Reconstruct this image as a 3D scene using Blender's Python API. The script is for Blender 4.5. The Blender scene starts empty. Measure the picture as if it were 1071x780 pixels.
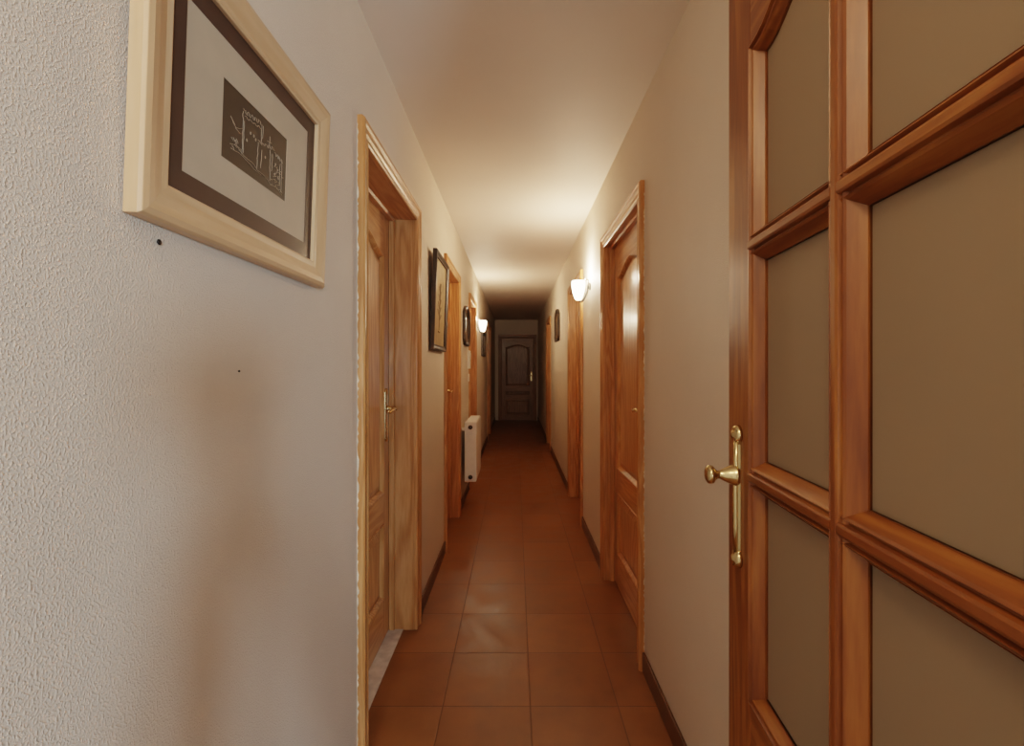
import bpy, bmesh, math, random
from mathutils import Vector, Matrix
random.seed(7)
SC = bpy.context.scene
COL = SC.collection

# ------------------------------------------------------------------ dimensions (metres)
CAM_H = 1.30
XL, XR = -0.50, 0.5525          # corridor wall planes
CEIL = 2.46
YEND = 11.5
YBACK = -0.9
WT = 0.26                        # wall thickness

# ------------------------------------------------------------------ materials
def new_mat(name):
    m = bpy.data.materials.new(name); m.use_nodes = True
    nt = m.node_tree; b = nt.nodes['Principled BSDF']
    return m, nt, b

def N(nt, typ, **kw):
    n = nt.nodes.new(typ)
    for k, v in kw.items():
        if k.startswith('_'): setattr(n, k[1:], v)
        else: n.inputs[k.replace('__', ' ')].default_value = v
    return n

def ramp(nt, stops):
    r = nt.nodes.new('ShaderNodeValToRGB')
    el = r.color_ramp.elements
    while len(el) < len(stops): el.new(0.5)
    for e, (p, c) in zip(el, stops):
        e.position = p; e.color = (*c, 1)
    return r

def plain(name, col, rough=0.5, metal=0.0, noise=0.0, coat=0.0):
    m, nt, b = new_mat(name)
    b.inputs['Roughness'].default_value = rough
    b.inputs['Metallic'].default_value = metal
    b.inputs['Coat Weight'].default_value = coat
    b.inputs['Coat Roughness'].default_value = 0.12
    tc = N(nt, 'ShaderNodeTexCoord')
    nz = N(nt, 'ShaderNodeTexNoise', Scale=18.0, Detail=3.0)
    nt.links.new(tc.outputs['Object'], nz.inputs['Vector'])
    k = noise if noise else 0.04
    r = ramp(nt, [(0.3, tuple(c*(1-k) for c in col)), (0.7, tuple(min(1, c*(1+k)) for c in col))])
    nt.links.new(nz.outputs['Fac'], r.inputs['Fac'])
    nt.links.new(r.outputs['Color'], b.inputs['Base Color'])
    return m

def wood(name, axis, dark, mid, light, rough=0.33, coat=0.25):
    m, nt, b = new_mat(name)
    tc = N(nt, 'ShaderNodeTexCoord')
    oi = N(nt, 'ShaderNodeObjectInfo')
    addv = N(nt, 'ShaderNodeVectorMath', _operation='ADD')
    sc = N(nt, 'ShaderNodeVectorMath', _operation='SCALE'); sc.inputs['Scale'].default_value = 13.7
    nt.links.new(oi.outputs['Random'], sc.inputs[0])
    nt.links.new(tc.outputs['Object'], addv.inputs[0]); nt.links.new(sc.outputs[0], addv.inputs[1])
    mp = N(nt, 'ShaderNodeMapping')
    s = [1.0, 1.0, 1.0]; s[axis] = 0.09
    mp.inputs['Scale'].default_value = s
    nt.links.new(addv.outputs[0], mp.inputs['Vector'])
    # broad cathedral figure
    n1 = N(nt, 'ShaderNodeTexNoise', Scale=9.0, Detail=2.0, Distortion=0.6)
    nt.links.new(mp.outputs[0], n1.inputs['Vector'])
    mul = N(nt, 'ShaderNodeMath', _operation='MULTIPLY'); mul.inputs[1].default_value = 55.0
    sn = N(nt, 'ShaderNodeMath', _operation='SINE')
    fr = N(nt, 'ShaderNodeMath', _operation='MULTIPLY_ADD'); fr.inputs[1].default_value = 0.33; fr.inputs[2].default_value = 0.5
    nt.links.new(n1.outputs['Fac'], mul.inputs[0]); nt.links.new(mul.outputs[0], sn.inputs[0]); nt.links.new(sn.outputs[0], fr.inputs[0])
    # fine fibres
    n2 = N(nt, 'ShaderNodeTexNoise', Scale=160.0, Detail=3.0)
    nt.links.new(mp.outputs[0], n2.inputs['Vector'])
    mixf = N(nt, 'ShaderNodeMix', _data_type='FLOAT'); mixf.inputs[0].default_value = 0.5
    nt.links.new(fr.outputs[0], mixf.inputs[2]); nt.links.new(n2.outputs['Fac'], mixf.inputs[3])
    r = ramp(nt, [(0.25, light), (0.5, mid), (0.78, dark)])
    nt.links.new(mixf.outputs[0], r.inputs['Fac'])
    nt.links.new(r.outputs['Color'], b.inputs['Base Color'])
    b.inputs['Roughness'].default_value = rough
    b.inputs['Coat Weight'].default_value = coat
    b.inputs['Coat Roughness'].default_value = 0.18
    bp = N(nt, 'ShaderNodeBump', Strength=0.06, Distance=0.002)
    nt.links.new(n2.outputs['Fac'], bp.inputs['Height']); nt.links.new(bp.outputs[0], b.inputs['Normal'])
    return m

PD, PM, PL = (0.40, 0.168, 0.054), (0.515, 0.242, 0.088), (0.615, 0.322, 0.135)
WOOD_Z = wood('pine_upright', 2, PD, PM, PL)
WOOD_X = wood('pine_level', 0, PD, PM, PL)
GD, GM, GL = (0.155, 0.046, 0.011), (0.23, 0.078, 0.018), (0.32, 0.128, 0.034)
GW_Z = wood('red_pine_upright', 2, GD, GM, GL, 0.42, 0.06)
GW_X = wood('red_pine_level', 0, GD, GM, GL, 0.38, 0.1)
ED = ((0.24, 0.125, 0.07), (0.31, 0.165, 0.095), (0.38, 0.21, 0.125))
EW_Z = wood('walnut_upright', 2, *ED, 0.45, 0.12)
EW_X = wood('walnut_level', 0, *ED, 0.45, 0.12)
CR = ((0.56, 0.36, 0.20), (0.59, 0.39, 0.225), (0.615, 0.42, 0.25))
CREAM_X = wood('cream_lacquer_level', 0, *CR, 0.4, 0.1)
CREAM_Z = wood('cream_lacquer_upright', 2, *CR, 0.4, 0.1)
DK_Z = wood('dark_oak_upright', 2, (0.030, 0.017, 0.010), (0.045, 0.026, 0.015), (0.07, 0.04, 0.022), 0.5, 0.05)
BRASS = plain('brass', (0.74, 0.58, 0.31), 0.22, 1.0)
CHROME = plain('brushed_silver', (0.13, 0.12, 0.11), 0.5, 0.8)
RADI = plain('white_enamel', (0.80, 0.75, 0.68), 0.35)
PLUG = plain('dark_fitting', (0.10, 0.08, 0.07), 0.4, 0.6)
WHITEP = plain('white_plastic', (0.82, 0.76, 0.68), 0.4)
MARBLE = plain('pale_marble', (0.62, 0.55, 0.48), 0.25, noise=0.2)
MATD = plain('brown_mount', (0.065, 0.034, 0.023), 0.55, coat=0.12)
MATL = plain('ivory_mount', (0.46, 0.385, 0.29), 0.6, coat=0.12)
PRINT = plain('dark_print', (0.06, 0.040, 0.026), 0.5, coat=0.12)
LINE = plain('silver_ink', (0.42, 0.34, 0.25), 0.5)
MATT = plain('tan_mount', (0.36, 0.25, 0.125), 0.45, noise=0.15, coat=0.3)
PLANT = plain('plant_ink', (0.14, 0.085, 0.03), 0.6)
PICB = plain('umber_print', (0.16, 0.095, 0.05), 0.4, noise=0.4, coat=0.4)
CHIP = plain('chipped_plaster', (0.70, 0.60, 0.46), 0.8, noise=0.3)
NAIL = plain('dark_nail', (0.03, 0.022, 0.018), 0.5, 0.5)

def plaster(name, col, scale=330.0, strength=0.42, dist=0.003):
    m, nt, b = new_mat(name)
    tc = N(nt, 'ShaderNodeTexCoord')
    n1 = N(nt, 'ShaderNodeTexNoise', Scale=scale, Detail=1.5, Roughness=0.5)
    n2 = N(nt, 'ShaderNodeTexNoise', Scale=2.3, Detail=3.0)
    for n in (n1, n2): nt.links.new(tc.outputs['Object'], n.inputs['Vector'])
    r1 = ramp(nt, [(0.48, (0, 0, 0)), (0.74, (1, 1, 1))])
    nt.links.new(n1.outputs['Fac'], r1.inputs['Fac'])
    bp = N(nt, 'ShaderNodeBump', Strength=strength, Distance=dist)
    nt.links.new(r1.outputs['Color'], bp.inputs['Height'])
    nt.links.new(bp.outputs[0], b.inputs['Normal'])
    r2 = ramp(nt, [(0.3, tuple(c*0.965 for c in col)), (0.7, tuple(c*1.02 for c in col))])
    nt.links.new(n2.outputs['Fac'], r2.inputs['Fac'])
    nt.links.new(r2.outputs['Color'], b.inputs['Base Color'])
    b.inputs['Roughness'].default_value = 0.6
    b.inputs['Specular IOR Level'].default_value = 0.3
    return m
WALL = plaster('stippled_plaster', (0.70, 0.605, 0.505))
CEILM = plaster('smooth_ceiling', (0.72, 0.63, 0.55), 220, 0.06, 0.001)

def tile_mat():
    m, nt, b = new_mat('terracotta_tiles')
    T = 0.3365; X0 = 0.0575; Y0 = 1.796 % T
    tc = N(nt, 'ShaderNodeTexCoord')
    mp = N(nt, 'ShaderNodeMapping')
    mp.inputs['Location'].default_value = (-X0/T + 50, -Y0/T + 50, 0)
    mp.inputs['Scale'].default_value = (1/T, 1/T, 0)
    nt.links.new(tc.outputs['Object'], mp.inputs['Vector'])
    br = N(nt, 'ShaderNodeTexBrick', _offset=0.0, _squash=1.0)
    br.inputs['Scale'].default_value = 1.0
    br.inputs['Mortar Size'].default_value = 0.009
    br.inputs['Mortar Smooth'].default_value = 0.6
    br.inputs['Brick Width'].default_value = 1.0
    br.inputs['Row Height'].default_value = 1.0
    br.inputs['Color1'].default_value = (0.232, 0.093, 0.029, 1)
    br.inputs['Color2'].default_value = (0.275, 0.115, 0.038, 1)
    br.inputs['Mortar'].default_value = (0.145, 0.058, 0.021, 1)
    nt.links.new(mp.outputs[0], br.inputs['Vector'])
    nz = N(nt, 'ShaderNodeTexNoise', Scale=7.0, Detail=5.0)
    nt.links.new(tc.outputs['Object'], nz.inputs['Vector'])
    mx = N(nt, 'ShaderNodeMix', _data_type='RGBA', _blend_type='MULTIPLY')
    mx.inputs[0].default_value = 0.7
    r = ramp(nt, [(0.3, (0.72, 0.70, 0.68)), (0.7, (1.12, 1.1, 1.08))])
    nt.links.new(nz.outputs['Fac'], r.inputs['Fac'])
    nt.links.new(br.outputs['Color'], mx.inputs[6]); nt.links.new(r.outputs['Color'], mx.inputs[7])
    nt.links.new(mx.outputs[2], b.inputs['Base Color'])
    bp = N(nt, 'ShaderNodeBump', Strength=0.35, Distance=0.003, _invert=True)
    nt.links.new(br.outputs['Fac'], bp.inputs['Height'])
    n3 = N(nt, 'ShaderNodeTexNoise', Scale=5.0, Detail=2.0)
    nt.links.new(tc.outputs['Object'], n3.inputs['Vector'])
    bp2 = N(nt, 'ShaderNodeBump', Strength=0.12, Distance=0.01)
    nt.links.new(n3.outputs['Fac'], bp2.inputs['Height']); nt.links.new(bp.outputs[0], bp2.inputs['Normal'])
    nt.links.new(bp2.outputs[0], b.inputs['Normal'])
    rr = ramp(nt, [(0.3, (0.30,)*3), (0.7, (0.46,)*3)])
    nt.links.new(nz.outputs['Fac'], rr.inputs['Fac']); nt.links.new(rr.outputs['Color'], b.inputs['Roughness'])
    return m
TILES = tile_mat()
SKIRT = plain('terracotta_skirting', (0.13, 0.055, 0.022), 0.35, noise=0.2)

def frosted():
    m, nt, b = new_mat('frosted_glass')
    b.inputs['Base Color'].default_value = (0.50, 0.40, 0.28, 1)
    b.inputs['Roughness'].default_value = 0.55
    tc = N(nt, 'ShaderNodeTexCoord'); nz = N(nt, 'ShaderNodeTexNoise', Scale=260.0, Detail=2.0)
    nt.links.new(tc.outputs['Object'], nz.inputs['Vector'])
    bp = N(nt, 'ShaderNodeBump', Strength=0.1, Distance=0.001)
    nt.links.new(nz.outputs['Fac'], bp.inputs['Height']); nt.links.new(bp.outputs[0], b.inputs['Normal'])
    tr = N(nt, 'ShaderNodeBsdfTranslucent'); tr.inputs['Color'].default_value = (0.64, 0.52, 0.37, 1)
    mx = N(nt, 'ShaderNodeMixShader'); mx.inputs[0].default_value = 0.55
    out = nt.nodes['Material Output']
    nt.links.new(b.outputs[0], mx.inputs[1]); nt.links.new(tr.outputs[0], mx.inputs[2])
    nt.links.new(mx.outputs[0], out.inputs['Surface'])
    return m
FROST = frosted()

def glow(name, col, s):
    m, nt, b = new_mat(name)
    b.inputs['Base Color'].default_value = (0.9, 0.85, 0.75, 1)
    b.inputs['Roughness'].default_value = 0.3
    lw = N(nt, 'ShaderNodeLayerWeight', Blend=0.35)
    r = ramp(nt, [(0.0, col), (1.0, tuple(c*0.8 for c in col))])
    nt.links.new(lw.outputs['Facing'], r.inputs['Fac'])
    nt.links.new(r.outputs['Color'], b.inputs['Emission Color'])
    b.inputs['Emission Strength'].default_value = s
    return m
SHADE = glow('lit_opal_glass', (1.0, 0.86, 0.64), 9.0)
BULB = glow('lit_bulb', (1.0, 0.80, 0.52), 6.0)

# ------------------------------------------------------------------ mesh helpers
class MB:
    def __init__(s): s.bm = bmesh.new(); s.mi = 0
    def face(s, vs, mi=None):
        try: f = s.bm.faces.new(vs)
        except ValueError: return
        f.material_index = s.mi if mi is None else mi
        return f
    def box(s, x0, x1, y0, y1, z0, z1, mi=None):
        v = [s.bm.verts.new((x, y, z)) for x in (x0, x1) for y in (y0, y1) for z in (z0, z1)]
        for q in ((0,1,3,2),(4,6,7,5),(0,4,5,1),(2,3,7,6),(0,2,6,4),(1,5,7,3)):
            s.face([v[i] for i in q], mi)
    def loops(s, loops, mi=None, cap0=True, cap1=True, closed=True, smooth=False):
        """skin a list of equal-length vertex loops"""
        L = [[s.bm.verts.new(p) for p in lp] for lp in loops]
        n = len(L[0])
        for a, b in zip(L, L[1:]):
            for i in range(n if closed else n-1):
                j = (i+1) % n
                f = s.face((a[i], a[j], b[j], b[i]), mi)
                if f and smooth: f.smooth = True
        if cap0: s.face(L[0], mi)
        if cap1: s.face(L[-1], mi)
    def prism(s, pts, y0, y1, mi=None):
        s.loops([[(x, y0, z) for x, z in pts], [(x, y1, z) for x, z in pts]], mi)
    def sweep(s, path, closed, profile, sign=1, mis=None):
        """mitred moulding: path in (x,z); profile closed loop of (u outward, v along y)"""
        n = len(path)
        off = miters(path, closed, sign)
        secs = [[(p[0]+o[0]*u, v, p[1]+o[1]*u) for u, v in profile] for p, o in zip(path, off)]
        V = [[s.bm.verts.new(c) for c in sec] for sec in secs]
        m = len(profile)
        for i in range(n if closed else n-1):
            a, b = V[i], V[(i+1) % n]
            for k in range(m):
                l = (k+1) % m
                s.face((a[k], a[l], b[l], b[k]), mis[i % len(mis)] if mis else None)
        if not closed:
            s.face(V[0]); s.face(V[-1])
    def lathe(s, prof, c, axis='z', seg=24, mi=None, cap=True, smooth=True):
        lps = []
        for r, h in prof:
            lp = []
            for k in range(seg):
                a = 2*math.pi*k/seg; ca, sa = r*math.cos(a), r*math.sin(a)
                p = {'z': (ca, sa, h), 'y': (ca, h, sa), 'x': (h, ca, sa)}[axis]
                lp.append((c[0]+p[0], c[1]+p[1], c[2]+p[2]))
            lps.append(lp)
        s.loops(lps, mi, cap, cap, True, smooth)
    def tube(s, pts, r, seg=8, mi=None, smooth=True, radii=None):
        pts = [Vector(p) for p in pts]; lps = []
        up = None
        for i, p in enumerate(pts):
            d = (pts[min(i+1, len(pts)-1)] - pts[max(i-1, 0)]).normalized()
            if up is None or abs(up.dot(d)) > 0.98:
                up = Vector((0, 0, 1)) if abs(d.z) < 0.9 else Vector((1, 0, 0))
            a = d.cross(up).normalized(); b = a.cross(d).normalized(); up = b
            rr = radii[i] if radii else r
            lps.append([tuple(p + a*rr*math.cos(2*math.pi*k/seg) + b*rr*math.sin(2*math.pi*k/seg)) for k in range(seg)])
        s.loops(lps, mi, smooth=smooth)
    def build(s, name, mats, parent=None, bevel=0.0):
        bmesh.ops.recalc_face_normals(s.bm, faces=s.bm.faces[:])
        me = bpy.data.meshes.new(name); s.bm.to_mesh(me); s.bm.free()
        for m in (mats if isinstance(mats, (list, tuple)) else [mats]): me.materials.append(m)
        o = bpy.data.objects.new(name, me); COL.objects.link(o)
        if parent: o.parent = parent
        if bevel:
            md = o.modifiers.new('bevel', 'BEVEL'); md.width = bevel; md.segments = 2
            md.limit_method = 'ANGLE'; md.angle_limit = math.radians(35)
        return o

def miters(path, closed, sign=1):
    n = len(path); out = []
    def nrm(a, b):
        dx, dy = b[0]-a[0], b[1]-a[1]; l = math.hypot(dx, dy) or 1
        return (sign*dy/l, -sign*dx/l)
    for i in range(n):
        if closed or 0 < i < n-1:
            n1 = nrm(path[i-1], path[i]); n2 = nrm(path[i], path[(i+1) % n])
            k = max(0.2, 1 + n1[0]*n2[0] + n1[1]*n2[1])
            out.append(((n1[0]+n2[0])/k, (n1[1]+n2[1])/k))
        else:
            out.append(nrm(path[0], path[1]) if i == 0 else nrm(path[-2], path[-1]))
    return out

def offset(path, u):                      # closed, counter-clockwise: u > 0 outward
    return [(p[0]+o[0]*u, p[1]+o[1]*u) for p, o in zip(path, miters(path, True))]

def rect(x0, x1, z0, z1): return [(x0, z0), (x1, z0), (x1, z1), (x0, z1)]

def empty(name, loc, rz=0.0, rx=0.0):
    o = bpy.data.objects.new(name, None); COL.objects.link(o)
    o.empty_display_size = 0.1; o.location = loc
    o.rotation_euler = (rx, 0, rz)
    return o

def tag(o, label=None, cat=None, group=None, kind=None):
    if label: o['label'] = label
    if cat: o['category'] = cat
    if group: o['group'] = group
    if kind: o['kind'] = kind
    return o

ROT_L, ROT_R, ROT_E = -math.pi/2, math.pi/2, math.pi   # local +y points into the corridor

# ------------------------------------------------------------------ room shell
H_OPEN = 2.03
JT = 0.02
# (near y, far y) = outer edges of the door casings
LD = [(1.48, 2.39, 0.125), (3.28, 4.12, 0.085), (5.02, 5.82, 0.085), (8.35, 9.2, 0.085)]
RD = [(2.00, 2.93, 0.052), (3.82, 4.76, 0.085), (7.25, 8.1, 0.085)]
CAS = 0.07

def side_wall(name, x0, x1, doors, y0, y1, label):
    m = MB(); y = y0
    for a, b, d in doors:
        oa, ob = a+CAS-JT, b-CAS+JT
        m.box(x0, x1, y, oa, 0, CEIL)
        m.box(x0, x1, oa, ob, H_OPEN+JT, CEIL)
        y = ob
    m.box(x0, x1, y, y1, 0, CEIL)
    return tag(m.build(name, WALL), label, 'wall', kind='structure')
side_wall('wall_left', XL-WT, XL, LD, YBACK, YEND+0.2, 'left wall of rough cream plaster along the corridor with the cream picture')
side_wall('wall_right', XR, XR+WT, RD, 0.18, YEND+0.2, 'right wall of cream plaster along the corridor, behind the open glazed door')
m = MB()
m.box(XL, -0.383, YEND, YEND+0.2, 0, CEIL); m.box(0.487, XR, YEND, YEND+0.2, 0, CEIL)
m.box(-0.383, 0.487, YEND, YEND+0.2, H_OPEN+JT, CEIL)
tag(m.build('wall_end', WALL), 'short grey end wall around the far door of the corridor', 'wall', kind='structure')
m = MB(); m.box(0.345, 1.6, 0.02, 0.18, 0, CEIL); 
tag(m.build('wall_near', WALL), 'wall return carrying the hinges of the glazed door', 'wall', kind='structure')
m = MB(); m.box(XL-WT, 1.6, YBACK, YEND+0.2, -0.1, 0)
tag(m.build('floor', TILES), 'terracotta tiled corridor floor', 'floor', kind='structure')
m = MB(); m.box(XL-WT, 1.6, YBACK, YEND+0.2, CEIL, CEIL+0.1)
tag(m.build('ceiling', CEILM), 'plain white corridor ceiling', 'ceiling', kind='structure')

def baseboard(name, x0, x1, doors, y0, y1, label):
    m = MB(); y = y0
    for a, b, d in doors:
        if a > y: m.box(x0, x1, y, a, 0, 0.085)
        y = b
    m.box(x0, x1, y, y1, 0, 0.085)
    tag(m.build(name, SKIRT, bevel=0.003), label, 'baseboard', kind='structure')
baseboard('baseboard_left', XL, XL+0.011, LD, YBACK, YEND, 'dark terracotta skirting along the left wall')
baseboard('baseboard_right', XR-0.011, XR, RD, 0.18, YEND, 'dark terracotta skirting along the right wall')

# ------------------------------------------------------------------ panelled doors
def arch_path(p, z0, zs, rise, n=18, flat=0.0):
    pts = [(-p, z0), (p, z0), (p, zs)]
    for k in range(1, n):
        x = p - 2*p*k/n
        t = abs(x)/p
        f = 0.0 if t > 0.86 else 0.5*(1+math.cos(math.pi*t/0.86))
        pts.append((x, zs + rise*(f**0.8)))
    pts.append((-p, zs))
    return pts

CASING = [(0, -0.004), (0, .012), (.007, .017), (.014, .013), (.022, .013), (.030, .017), (.046, .018), (.052, .023), (.064, .024), (.07, .017), (.07, 0), (.035, -0.004)]
BEAD = [(0, .005), (-.006, .006), (-.012, .001), (-.022, -.012), (0, -.014)]

def make_door(name, w, depth, loc, rz, label, mats, kind='structure', three=False, handle=BRASS, threshold=False):
    WZ, WX = mats
    root = tag(empty(name, loc, rz), label, 'door', kind=kind)
    h = H_OPEN
    path = [(-w/2, 0), (-w/2, h), (w/2, h), (w/2, 0)]
    m = MB(); m.sweep(path, False, CASING, -1, mis=[0, 1, 0]); m.build('door_casing', [WZ, WX], root, 0.0015)
    m = MB()
    back = -depth-0.05
    m.sweep(path, False, [(0, -0.004), (JT-.001, -0.004), (JT-.001, back), (0, back)], -1, mis=[0, 1, 0])
    m.sweep(path, False, [(0, -depth+.002), (0, -depth+.030), (-.012, -depth+.026), (-.012, -depth+.002)], -1, mis=[0, 1, 0])
    m.build('door_jamb', [WZ, WX], root)
    # leaf
    a = w/2-0.003; st = 0.10; p = a-st
    yf, yr, yb = -depth, -depth-0.014, -depth-0.04
    zb, zt = (0.001 if three else 0.008, h-0.004)
    if three: lay = [(0.13, 0.50, 0), (0.62, 0.72, 0), (0.84, 1.80, 0.07)]
    else: lay = [(0.20, 0.56, 0), (0.70, 1.835, 0.06)]
    m = MB()
    m.box(-a, a, yb, yr, zb, zt, 0)
    m.box(-a, -p, yr, yf, zb, zt, 0); m.box(p, a, yr, yf, zb, zt, 0)
    z = zb
    for z0, z1, rise in lay:
        m.box(-p, p, yr, yf, z, z0, 1); z = z1
    ap = arch_path(p, lay[-1][0], lay[-1][1], lay[-1][2])
    m.prism(ap[2:] + [(-p, zt), (p, zt)], yr, yf, 1)
    leaf = m.build('door_leaf', [WZ, WX], root)
    for k, (z0, z1, rise) in enumerate(lay):
        pth = arch_path(p, z0, z1, rise) if rise else rect(-p, p, z0, z1)
        mm = MB()
        mm.sweep(pth, True, [(u, v+yf) for u, v in BEAD], 1)
        l1, l2, l3 = offset(pth, -.026), offset(pth, -.030), offset(pth, -.055 if z1-z0 > .15 else -.036)
        mm.loops([[(x, yr+.0005, zz) for x, zz in l1], [(x, yr+.001, zz) for x, zz in l2], [(x, yf-.003, zz) for x, zz in l3]], cap0=False)
        mm.build('door_panel', WZ, leaf)
    # handle: long plate and lever on the -x edge
    hx = -(a-0.055)
    m = MB()
    m.loops([[(hx+s*bw*math.copysign(1, cx), y, 1.07+cz) for cx, cz in ((-1, -.11), (1, -.11), (1, .11), (-1, .11))] for s, bw, y in ((1, .019, yf+.0002), (1, .019, yf+.004), (1, .013, yf+.008))])
    for zz in (1.18, .96): m.lathe([(.019, yf+.0002), (.019, yf+.004), (.012, yf+.0085), (.001, yf+.0095)], (hx, 0, zz), 'y', 16)
    m.lathe([(.004, yf+.009), (.0045, yf+.011)], (hx, 0, 1.0), 'y', 10)
    plate = m.build('door_handle', handle, root)
    m = MB()
    m.lathe([(.016, yf+.006), (.014, yf+.014), (.009, yf+.02), (.008, yf+.046), (.011, yf+.052), (.004, yf+.056)], (hx, 0, 1.10), 'y', 16)
    m.tube([(hx, yf+.046, 1.10), (hx+.03, yf+.050, 1.103), (hx+.065, yf+.048, 1.099), (hx+.095, yf+.046, 1.092), (hx+.112, yf+.044, 1.094), (hx+.118, yf+.042, 1.101)], .008, 10,
           radii=[.008, .0085, .0095, .008, .007, .004])
    m.build('lever', handle, plate)
    if threshold:
        m = MB(); m.box(-w/2, w/2, -depth-.045, -0.055, 0, 0.004); o = m.build('threshold', MARBLE, root); o['label'] = 'pale marble threshold strip'
    return root

P = (WOOD_Z, WOOD_X)
def cen(d): return (d[0]+d[1])/2
def wid(d): return d[1]-d[0]-2*CAS
d1 = make_door('door_1', wid(LD[0]), LD[0][2], (XL, cen(LD[0]), 0), ROT_L, 'left-hand panelled pine door nearest the camera, deep set beside the cream-framed picture', P, threshold=True)
make_door('door_2', wid(LD[1]), LD[1][2], (XL, cen(LD[1]), 0), ROT_L, 'pine door on the left wall just beyond the tall plant print', P)
make_door('door_3', wid(LD[2]), LD[2][2], (XL, cen(LD[2]), 0), ROT_L, 'pine door on the left wall behind the white radiator', P)
make_door('door_4', wid(LD[3]), LD[3][2], (XL, cen(LD[3]), 0), ROT_L, 'last pine door on the left wall, in the dark beyond the lit sconce', P)
d5 = make_door('door_5', wid(RD[0]), RD[0][2], (XR, cen(RD[0]), 0), ROT_R, 'right-hand panelled pine door nearest the camera, reflecting lamp light', P)
make_door('door_6', wid(RD[1]), RD[1][2], (XR, cen(RD[1]), 0), ROT_R, 'pine door on the right wall just beyond the lit sconce', P)
make_door('door_7', wid(RD[2]), RD[2][2], (XR, cen(RD[2]), 0), ROT_R, 'last pine door on the right wall beyond the small arched picture', P)
make_door('door_8', 0.80, 0.05, (0.052, YEND, 0), ROT_E, 'dark brown panelled door closing the far end of the corridor', (EW_Z, EW_X), three=True)

# ragged strips of plaster where the near casings meet the wall
def chips(name, x, root, z0, z1, wmax, yk):
    sg = 1 if x > 0 else -1
    m = MB(); z = z0; pts = []
    while z < z1:
        pts.append((x, z, random.uniform(.05, 1)**2*wmax, random.uniform(.1, 1)**2*yk)); z += random.uniform(.004, .016)
    L = [[(x0, 0.0005, zz), (x0, y_+.001, zz), (x0+w*sg, y_*.6+.001, zz), (x0+w*sg, 0.0005, zz)] for x0, zz, w, y_ in pts]
    m.loops(L); o = m.build(name, CHIP, root); o['label'] = 'ragged pale plaster edge along the casing'
chips('plaster_edge', wid(LD[0])/2+CAS, d1, 0.0, 2.08, 0.0035, 0.0055)
chips('plaster_edge', -(wid(RD[0])/2+CAS), d5, 0.09, 2.05, 0.003, 0.005)

# ------------------------------------------------------------------ open glazed door
GWD, GH = 0.69, 2.03
ang = math.atan2(0.995, 0.0975)
P0 = Vector((0.396, 0.87)); dv = Vector((0.0975, 0.995)).normalized()
hinge = P0 - dv*GWD
gd = tag(empty('glazed_door', (hinge.x, hinge.y, 0), ang), 'open reddish pine door with six frosted glass panes and a brass knob', 'door')
TH = 0.034; yF = 0.0; yB = -TH
xl, xr = 0.10, GWD-0.10         # glass field between stiles (x from hinge)
xm = GWD-0.343                  # middle muntin
ZB, ZT = 0.75, 1.825            # glass field bottom, shoulder
rise = 0.075
zrow = [1.12, 1.50]
m = MB()
m.box(0, xl, yB, yF, 0.008, GH, 0); m.box(xr, GWD, yB, yF, 0.008, GH, 0)
m.build('stile', [GW_Z, GW_X], gd, 0.002)
cx = (xl+xr)/2; hp = (xr-xl)/2
ap = [(x+cx, z) for x, z in arch_path(hp, ZB, ZT, rise, 28)]
m = MB(); m.prism(ap[2:] + [(xl, GH), (xr, GH)], yB, yF); m.build('top_rail', GW_X, gd)
m = MB()
m.box(xl, xr, yB, yF, 0.60, ZB, 0); m.box(xl, xr, yB, yF, 0.008, 0.18, 0); m.box(xl, xr, yB+.008, yF-.010, 0.18, 0.60, 0)
br = m.build('bottom_rail', GW_X, gd)
m = MB(); pth = rect(xl, xr, .18, .60)
m.sweep(pth, True, BEAD, 1)
m.loops([[(x, -.010, z) for x, z in offset(pth, -.03)], [(x, -.002, z) for x, z in offset(pth, -.06)]], cap0=False)
m.build('wood_panel', GW_Z, gd)
# glazing beads round the arched opening: stepped slope from face to glass, on both faces
GB = [(0.002, .0), (0.001, .003), (-.002, .0038), (-.004, -.0028), (-.006, -.0028), (-.008, .0005), (-.010, -.001), (-.018, -.018), (-.018, -.0205), (0, -.0205)]
m = MB(); nv = len(ap)
m.sweep(ap, True, GB, 1, mis=[1, 0] + [1]*(nv-3) + [0]); 
m.sweep(ap, True, [(u, -TH-v if v > -.0205 else -.0245) for u, v in GB], 1, mis=[1, 0] + [1]*(nv-3) + [0])
m.build('glazing_bead', [GW_Z, GW_X], gd)
# muntins: flat ridge with moulded slopes
def muntin_prof(r=.010, s=.018):
    f = [(-r-s, -.0205), (-r-s, -.018), (-r-.0065, -.001), (-r-.0035, .0012), (-r-.001, -.0030), (-r+.0012, -.0030), (-r+.003, .0030), (-r+.006, .0045), (r-.006, .0045), (r-.003, .0030), (r-.0012, -.0030), (r+.001, -.0030), (r+.0035, .0012), (r+.0065, -.001), (r+s, -.018), (r+s, -.0205)]
    return f
def arch_z(x):
    t = abs(x-cx)/hp
    f = 0.0 if t > 0.86 else 0.5*(1+math.cos(math.pi*t/0.86))
    return ZT + rise*(f**0.8)
mp_ = muntin_prof()
def muntin(vertical, c, a, b, name='muntin'):
    m = MB()
    for side in (0, 1):
        pr = mp_ if side == 0 else [(u, -TH-v if v > -.0205 else -.0245) for u, v in mp_]
        if vertical: m.loops([[(c+u, v, z) for u, v in pr] for z in (a, b)])
        else: m.loops([[(x, v, c+u) for u, v in pr] for x in (a, b)])
    return m.build(name, GW_Z if vertical else GW_X, gd)
muntin(True, xm, ZB-.003, arch_z(xm)+.002)
for z in zrow: 
    for (a, b) in ((xl-.002, xm-.006), (xm+.006, xr+.002)):
        muntin(False, z, a, b)
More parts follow.
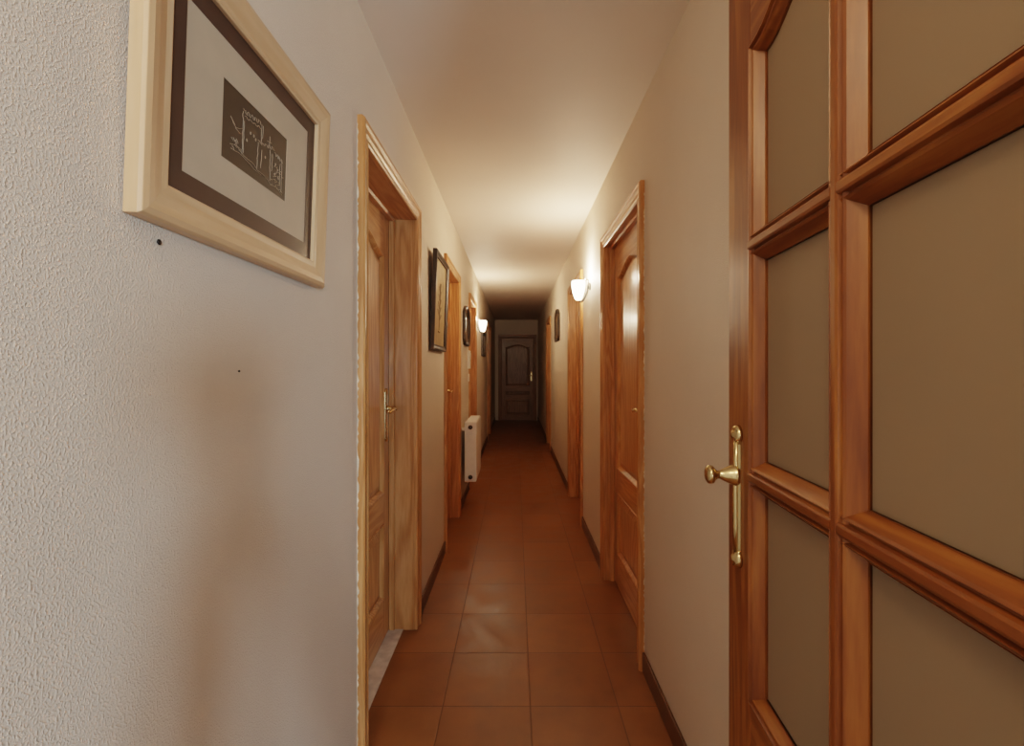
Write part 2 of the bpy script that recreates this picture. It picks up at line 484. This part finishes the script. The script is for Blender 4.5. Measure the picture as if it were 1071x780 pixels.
# panes
def pane(x0, x1, z0, z1, arched=False):
    m = MB(); pts = [(x0, z0), (x1, z0)]
    if arched:
        pts += [(x1 - (x1-x0)*k/12, arch_z(x1 - (x1-x0)*k/12)+.004) for k in range(13)]
    else: pts += [(x1, z1), (x0, z1)]
    m.prism(pts, -.0245, -.0205); m.build('glass_pane', FROST, gd)
for x0, x1 in ((xl-.004, xm), (xm, xr+.004)):
    pane(x0, x1, ZB-.004, zrow[0]); pane(x0, x1, zrow[0], zrow[1]); pane(x0, x1, zrow[1], 0, True)
# brass furniture
hx, hz = GWD-.0525, 1.075
m = MB()
hw, hh = .0135, .112
def oval(k, y, dz=0): 
    pts = []
    for t in range(32):
        a = 2*math.pi*t/32
        c, s_ = math.cos(a), math.sin(a)
        pts.append((hx + k*hw*math.copysign(abs(c)**.6, c), y, hz + s_*0 + math.copysign(abs(s_)**.25, s_)*(hh - (1-k)*hw)))
    return pts
m.loops([oval(1, .0002), oval(1, .003), oval(.8, .006), oval(.45, .0075), oval(.3, .007)])
m.tube([(hx-.003, .005, hz-.10), (hx-.003, .0065, hz-.05), (hx-.003, .007, hz), (hx-.003, .0065, hz+.05), (hx-.003, .005, hz+.10)], .0055, 10)
for s_ in (-1, 1):
    m.lathe([(.0165, .0003), (.0165, .005), (.013, .010), (.007, .0105), (.006, .013), (.001, .014)], (hx, 0, hz+s_*.108), 'y', 20)
    m.tube([(hx-.011, .004, hz+s_*.092), (hx-.009, .006, hz+s_*.102), (hx, .009, hz+s_*.119), (hx+.009, .006, hz+s_*.102), (hx+.011, .004, hz+s_*.092)], .0025, 8)
plate = m.build('door_handle', BRASS, gd)
m = MB()
m.lathe([(.019, .006), (.019, .009), (.0165, .013), (.015, .018), (.011, .026), (.0075, .033), (.007, .037), (.010, .041), (.0155, .045), (.0165, .049), (.0155, .053), (.011, .056), (.001, .0575)], (hx, 0, hz+.037), 'y', 28)
m.build('knob', BRASS, plate)
m = MB()
for z in (.25, 1.0, 1.78): m.lathe([(.007, z-.05), (.007, z+.05)], (-.004, .004, 0), 'z', 12)
m.build('hinge', BRASS, gd)

# ------------------------------------------------------------------ pictures
def frame_prof(w, t):
    return [(0, .004), (0, t*.62), (.004, t*.7), (w*.25, t*.66), (w*.6, t*.92), (w*.8, t), (w*.95, t*.93), (w, t*.75), (w, .001)]

# large cream frame, near left
pw, ph = 0.575, 0.435
pic = tag(empty('framed_picture', (XL+.0015, 0.880, 1.497), ROT_L, 0), 'large cream-framed castle drawing hanging on the near left wall', 'picture')
pic.rotation_euler = (math.radians(-2.0), 0, ROT_L); pic.rotation_mode = 'XYZ'
fw = .056
inner = rect(-pw/2+fw, pw/2-fw, fw, ph-fw)
m = MB(); m.sweep(inner, True, frame_prof(fw, .026), 1, mis=[1, 0]); m.build('picture_frame', [CREAM_Z, CREAM_X], pic, .001)
o = inner; ox0, ox1, oz0, oz1 = -pw/2+fw, pw/2-fw, fw, ph-fw
mw = .034
m = MB(); m.sweep(rect(ox0+mw, ox1-mw, oz0+mw, oz1-mw), True, [(0, .004), (0, .0095), (mw+.003, .0095), (mw+.003, .004)], 1)
m.build('outer_mount', MATD, pic)['label'] = 'dark brown outer mount'
ix0, ix1, iz0, iz1 = -.106, .108, .152, .282
m = MB(); ex = (ox0+mw-.002, ox1-mw+.002, oz0+mw-.002, oz1-mw+.002)
m.box(ex[0], ix0, .004, .0085, ex[2], ex[3]); m.box(ix1, ex[1], .004, .0085, ex[2], ex[3])
m.box(ix0, ix1, .004, .0085, ex[2], iz0); m.box(ix0, ix1, .004, .0085, iz1, ex[3])
m.build('inner_mount', MATL, pic)['label'] = 'ivory inner mount'
m = MB(); m.box(ix0, ix1, .003, .0078, iz0, iz1); pr = m.build('print', PRINT, pic); pr['label'] = 'small dark print'
m = MB()
def stroke(pts, r=.00045, jit=.0012, closed=False):
    P = []
    for (a, b), (c, d) in zip(pts, pts[1:]):
        k = max(2, int(math.hypot(c-a, d-b)*20))
        for i in range(k): P.append((a+(c-a)*i/k, b+(d-b)*i/k))
    P.append(pts[-1])
    W_, H_ = ix1-ix0, iz1-iz0
    # local +x runs toward the camera: flip so that u=0 is the camera-side (left) edge
    m.tube([(ix1 - (u*W_) + random.uniform(-jit, jit), .0083, iz0 + v*H_ + random.uniform(-jit, jit)) for u, v in P], r, 5)
def crenel(u0, u1, v0, v1, n, d=.035):
    pts = []
    for i in range(n):
        a, b = u0+(u1-u0)*i/n, u0+(u1-u0)*(i+.5)/n; c = u0+(u1-u0)*(i+1)/n
        va, vb = v0+(v1-v0)*i/n, v0+(v1-v0)*(i+1)/n
        pts += [(a, va+d), (b, va+d), (b, vb-d*.3), (c, vb-d*.3)]
    stroke(pts)
stroke([(.27, .22), (.265, .5), (.27, .70), (.255, .76), (.27, .80)]); stroke([(.285, .25), (.285, .68)])
crenel(.27, .55, .80, .86, 5); crenel(.29, .55, .74, .79, 4, .02)
stroke([(.55, .86), (.545, .60), (.56, .58)]); stroke([(.57, .86), (.57, .66)])
stroke([(.12, .56), (.17, .50), (.26, .56)]); stroke([(.17, .50), (.24, .47)]); stroke([(.10, .60), (.16, .52)])
crenel(.50, .78, .56, .66, 5, .03); stroke([(.68, .80), (.69, .62)]); stroke([(.65, .70), (.72, .72)])
crenel(.78, .93, .60, .58, 4, .03)
stroke([(.50, .56), (.49, .18)]); stroke([(.56, .50), (.55, .22)]); stroke([(.70, .60), (.71, .14)]); stroke([(.74, .58), (.735, .3)])
stroke([(.92, .60), (.915, .10)]); stroke([(.88, .52), (.885, .18)])
for u, v in ((.38, .60), (.43, .60), (.46, .57), (.33, .46), (.62, .44), (.80, .46), (.84, .40), (.79, .30), (.86, .28)):
    stroke([(u-.006, v-.015), (u-.004, v+.015), (u+.006, v+.012), (u+.006, v-.015), (u-.006, v-.015)], jit=.0003)
stroke([(.10, .24), (.2, .27), (.3, .22), (.42, .22), (.5, .17), (.62, .16), (.72, .10), (.84, .12), (.93, .06)])
stroke([(.12, .18), (.22, .2), (.34, .18), (.45, .15), (.56, .14)]); stroke([(.16, .32), (.2, .28), (.27, .26)])
for _ in range(26):
    u, v = random.uniform(.72, .92), random.uniform(.08, .42); stroke([(u, v), (u+random.uniform(.01, .04), v+random.uniform(-.03, .03))])
for _ in range(8):
    u, v = random.uniform(.1, .24), random.uniform(.22, .36); stroke([(u, v), (u+.03, v-.03)])
m.build('line_drawing', LINE, pr)['label'] = 'silver line drawing of a ruined castle'

# tall plant print
pic = tag(empty('framed_picture', (XL+.0015, 2.955, 1.405), ROT_L), 'tall dark-framed plant print on the left wall between two doors', 'picture')
pic.rotation_euler = (math.radians(-2.2), 0, ROT_L)
pw, ph, fw = .50, .585, .034
m = MB(); m.sweep(rect(-pw/2+fw, pw/2-fw, fw, ph-fw), True, frame_prof(fw, .028), 1, mis=[0]); m.build('picture_frame', DK_Z, pic, .001)
m = MB(); m.box(-pw/2+fw-.004, pw/2-fw+.004, .004, .010, fw-.004, ph-fw+.004); bd = m.build('print', MATT, pic); bd['label'] = 'tan botanical print'
m = MB()
m.tube([(0, .0105, .13), (.005, .0105, .22), (-.004, .0105, .31), (.002, .0105, .42)], .003, 6)
for k in range(9):
    z = .19+.024*k; s_ = 1 if k % 2 else -1; L = .085*(1-k/14)
    lp = []
    for t in range(9):
        f = t/8; wv = math.sin(math.pi*f)*.014
        x = s_*L*f; zz = z + .06*f - .02*f*f
        lp.append((x, zz, wv))
    poly = [(x, z_+w) for x, z_, w in lp] + [(x, z_-w) for x, z_, w in reversed(lp[1:-1])]
    m.prism(poly, .0101, .0108)
m.tube([(-.04, .0105, .12), (-.01, .0105, .115), (.03, .0105, .122)], .004, 6)
m.build('plant_drawing', PLANT, bd)['label'] = 'brown drawing of a leafy stem'

def arched_picture(loc, rz, label, pw, ph):
    pic = tag(empty('framed_picture', loc, rz), label, 'picture')
    fw = .045; p = pw/2-fw
    pth = [(-p+.03, fw), (p-.03, fw), (p, fw+.03), (p, ph-fw-.07)]
    for k in range(1, 12):
        x = p-2*p*k/12; pth.append((x, ph-fw-.07+.065*math.sin(math.pi*k/12)**.75))
    pth += [(-p, ph-fw-.07), (-p, fw+.03)]
    m = MB(); m.sweep(pth, True, frame_prof(fw, .03), 1); m.build('picture_frame', DK_Z, pic, .001)
    m = MB(); m.prism(offset(pth, .003), .004, .011); pr = m.build('print', PICB, pic)
    pr['label'] = 'dark brown print behind glass'
    return pic
arched_picture((XL+.001, 4.66, 1.515), ROT_L, 'dark arched-top picture on the left wall above the radiator', .48, .40)
arched_picture((XR-.001, 6.05, 1.635), ROT_R, 'small dark arched-top picture on the right wall', .52, .42)

pic = tag(empty('framed_picture', (XL+.001, 7.12, 1.465), ROT_L), 'narrow-looking black-framed picture on the left wall past the far sconce', 'picture')
pw, ph, fw = .60, .37, .04
m = MB(); m.sweep(rect(-pw/2+fw, pw/2-fw, fw, ph-fw), True, frame_prof(fw, .03), 1); m.build('picture_frame', DK_Z, pic, .001)
m = MB(); m.box(-pw/2+fw-.004, pw/2-fw+.004, .004, .010, fw-.004, ph-fw+.004); m.build('print', PICB, pic)

# nails left in the near wall
def nail(y, z, label, r=.003):
    root = MB(); root.lathe([(r*.6, 0.0), (r*.6, .001), (r, .0015), (r, .0025), (r*.3, .0035)], (0, 0, 0), 'x', 12)
    o = root.build('wall_nail', NAIL); o.location = (XL+.0002, y, z); tag(o, label, 'nail')
nail(.655, 1.475, 'dark nail in the plaster just under the cream picture', .004)
nail(.845, 1.293, 'tiny dark nail in the plaster well below the cream picture', .002)

# ------------------------------------------------------------------ small wall plates
m = MB(); m.box(-.075, .075, .0005, .022, 0, .19); m.box(-.055, .055, .022, .026, .10, .165)
o = tag(m.build('wall_panel', WHITEP, None, .004), 'white rectangular wall panel below the arched picture, above a small plate', 'wall panel')
o.location = (XL, 4.94, 1.285); o.rotation_euler = (0, 0, ROT_L)
m = MB(); m.box(-.055, .055, .0005, .010, 0, .08); m.box(-.022, .022, .010, .014, .015, .065)
o = tag(m.build('switch_plate', WHITEP, None, .003), 'small white switch plate directly under the white wall panel', 'switch')
o.location = (XL, 4.955, 1.15); o.rotation_euler = (0, 0, ROT_L)

# ------------------------------------------------------------------ radiator
rad = tag(empty('radiator', (XL, 4.50, 0.265), ROT_L), 'white sectional radiator hung low on the left wall', 'radiator')
ns, sw, rh, y0, y1 = 7, .077, .545, .04, .15
L = ns*sw
for k in range(ns):
    m = MB(); x0 = -L/2 + k*sw
    # section outline seen from above, extruded upward, with rounded top
    for (a, b, c, d, e, f) in ((.003, .074, y1-.012, y1, .02, rh-.012), (.003, .074, y0, y0+.012, .02, rh-.03), (.032, .045, y0+.006, y1-.006, .03, rh-.02),
                               (.006, .071, y0+.01, y1-.004, rh-.045, rh), (.006, .071, y0+.01, y1-.004, 0, .05), (.014, .020, y0+.02, y1-.006, .04, rh-.03), (.057, .063, y0+.02, y1-.006, .04, rh-.03)):
        m.box(x0+a, x0+b, c, d, e, f)
    m.build('radiator_section', RADI, rad, .004)
# closed end plate toward the camera (+x) and plugs
m = MB(); m.box(L/2-.002, L/2+.010, y0+.002, y1-.002, .002, rh-.004); m.build('end_plate', RADI, rad, .006)
for z in (.045, rh-.05):
    m = MB(); m.lathe([(.020, L/2+.009), (.020, L/2+.016), (.014, L/2+.018), (.012, L/2+.024), (.003, L/2+.025)], (0, (y0+y1)/2, z), 'x', 16)
    m.build('plug', PLUG, rad)['label'] = 'dark round plug'
for x in (-L/4, L/4):
    m = MB(); m.box(x-.012, x+.012, 0.0005, y0+.03, rh-.10, rh-.07); m.build('bracket', RADI, rad)

# ------------------------------------------------------------------ sconces
def sconce(loc, rz, label):
    root = tag(empty('wall_sconce', loc, rz), label, 'wall lamp', 'lit wall sconces')
    c = .088
    m = MB()
    prof = [(.018, -.078), (.026, -.072), (.036, -.045), (.045, -.012), (.0505, .022), (.051, .046), (.048, .060)]
    innr = [(r-.003, z) for r, z in reversed(prof)]
    lp = prof + innr
    seg = 28; loops = [[(r*math.cos(2*math.pi*k/seg), c+r*math.sin(2*math.pi*k/seg), z) for k in range(seg)] for r, z in lp]
    m.loops(loops, smooth=True, cap0=True, cap1=True); m.build('lamp_shade', SHADE, root)
    m = MB(); m.lathe([(.006, -.06), (.014, -.03), (.016, 0), (.010, .022), (.002, .03)], (0, c, 0), 'z', 14); m.build('bulb', BULB, root)
    m = MB()
    m.lathe([(.028, .0005), (.028, .006), (.018, .012), (.004, .014)], (0, 0, .02), 'y', 20)
    m.tube([(0, .010, .05), (0, .018, .02), (0, .024, -.02), (0, .038, -.055), (0, .055, -.085), (0, .072, -.090), (0, c, -.080)], .0075, 10)
    m.tube([(0, .008, .045), (0, .014, .068), (0, .028, .071), (0, .045, .066)], .005, 10)
    m.lathe([(.002, -.010), (.009, -.006), (.010, .0), (.007, .007), (.002, .010)], (0, .030, .076), 'z', 14)
    m.build('bracket', CHROME, root)['label'] = 'silver metal bracket'
    R = Matrix.Rotation(rz, 4, 'Z')
    for dz, e, s in ((.075, E_UP, .03),):
        ld = bpy.data.lights.new('sconce_light', 'POINT'); ld.energy = e; ld.color = (1.0, .79, .54); ld.shadow_soft_size = s
        lo = bpy.data.objects.new('sconce_light', ld); COL.objects.link(lo)
        lo.location = Vector(loc) + R @ Vector((0, c, dz)); 
    return root
E_UP = 21
sconce((XR, 3.45, 1.875), ROT_R, 'lit opal glass wall sconce on the right wall')
sconce((XL, 5.93, 1.83), ROT_L, 'lit opal glass wall sconce on the left wall')

# ------------------------------------------------------------------ the photographer's tripod, just behind the viewpoint
tp = tag(empty('camera_tripod', (0, -0.09, 0), 0), 'black camera on a tripod behind the viewpoint, shading the near left wall', 'tripod')
BLK = plain('black_plastic', (0.02, 0.02, 0.022), 0.5)
m = MB(); m.lathe([(.016, .66), (.016, 1.10), (.03, 1.12), (.03, 1.16), (.018, 1.17), (.018, 1.215), (.028, 1.22), (.028, 1.232)], (0, 0, 0), 'z', 16); m.build('tripod_head', BLK, tp)
for k in range(3):
    a = math.radians(-90 + 120*k); m = MB()
    m.tube([(.03*math.cos(a), .03*math.sin(a), 1.14), (.2*math.cos(a), .2*math.sin(a), .6), (.385*math.cos(a), .385*math.sin(a), .012)], .015, 10, radii=[.023, .017, .012])
    m.build('leg', BLK, tp)
m = MB()
m.box(-.060, .060, -.045, .025, 1.233, 1.325); m.box(-.025, .025, -.04, .02, 1.325, 1.35); m.box(.035, .060, .02, .04, 1.24, 1.32)
m.build('camera_body', BLK, tp, .006)
m = MB(); m.lathe([(.036, .02), (.036, .05), (.034, .07), (.03, .07), (.028, .055)], (0, 0, 1.285), 'y', 24); m.build('lens', BLK, tp)

# ------------------------------------------------------------------ window daylight and added fill lights behind the camera
def area(name, loc, target, sx, sy, e, col):
    ld = bpy.data.lights.new(name, 'AREA'); ld.shape = 'RECTANGLE'; ld.size = sx; ld.size_y = sy; ld.energy = e; ld.color = col
    o = bpy.data.objects.new(name, ld); COL.objects.link(o); o.location = loc
    o.rotation_euler = (Vector(target)-Vector(loc)).to_track_quat('-Z', 'Y').to_euler()
    return o
area('window_daylight', (1.36, -2.6, 1.32), (-0.5, 0.9, 1.3), .36, .6, 66, (.66, .86, 1.0))
area('ceiling_fill', (0.25, -2.6, 1.0), (0.0, 2.4, 2.4), .7, .7, 11, (.86, .94, 1.0))  # unseen cool fill, added to brighten the near ceiling
ld = bpy.data.lights.new('warm_fill', 'POINT'); ld.energy = 17; ld.color = (1.0, .74, .47); ld.shadow_soft_size = .15  # unseen warm fill lamp, added high up behind the viewpoint
lo = bpy.data.objects.new('warm_fill', ld); COL.objects.link(lo); lo.location = (-0.36, -0.55, 2.32)
w = bpy.data.worlds.new('room_ambient'); SC.world = w; w.use_nodes = True
w.node_tree.nodes['Background'].inputs['Color'].default_value = (1.0, 0.765, 0.59, 1)
w.node_tree.nodes['Background'].inputs['Strength'].default_value = 0.45

# ------------------------------------------------------------------ camera
cd = bpy.data.cameras.new('camera'); cam = bpy.data.objects.new('camera', cd); COL.objects.link(cam)
cam.location = (0, 0, CAM_H); cam.rotation_euler = (math.pi/2, 0, 0)
cd.sensor_width = 36; cd.lens = 490/1071*36; cd.clip_start = .02
cd.shift_x = -3.5/1071; cd.shift_y = -6/1071
SC.camera = cam
SC.view_settings.view_transform = 'Filmic'
SC.view_settings.look = 'Medium High Contrast'
SC.view_settings.exposure = 0.45
SC.cycles.use_denoising = True
SC.cycles.max_bounces = 10; SC.cycles.diffuse_bounces = 6
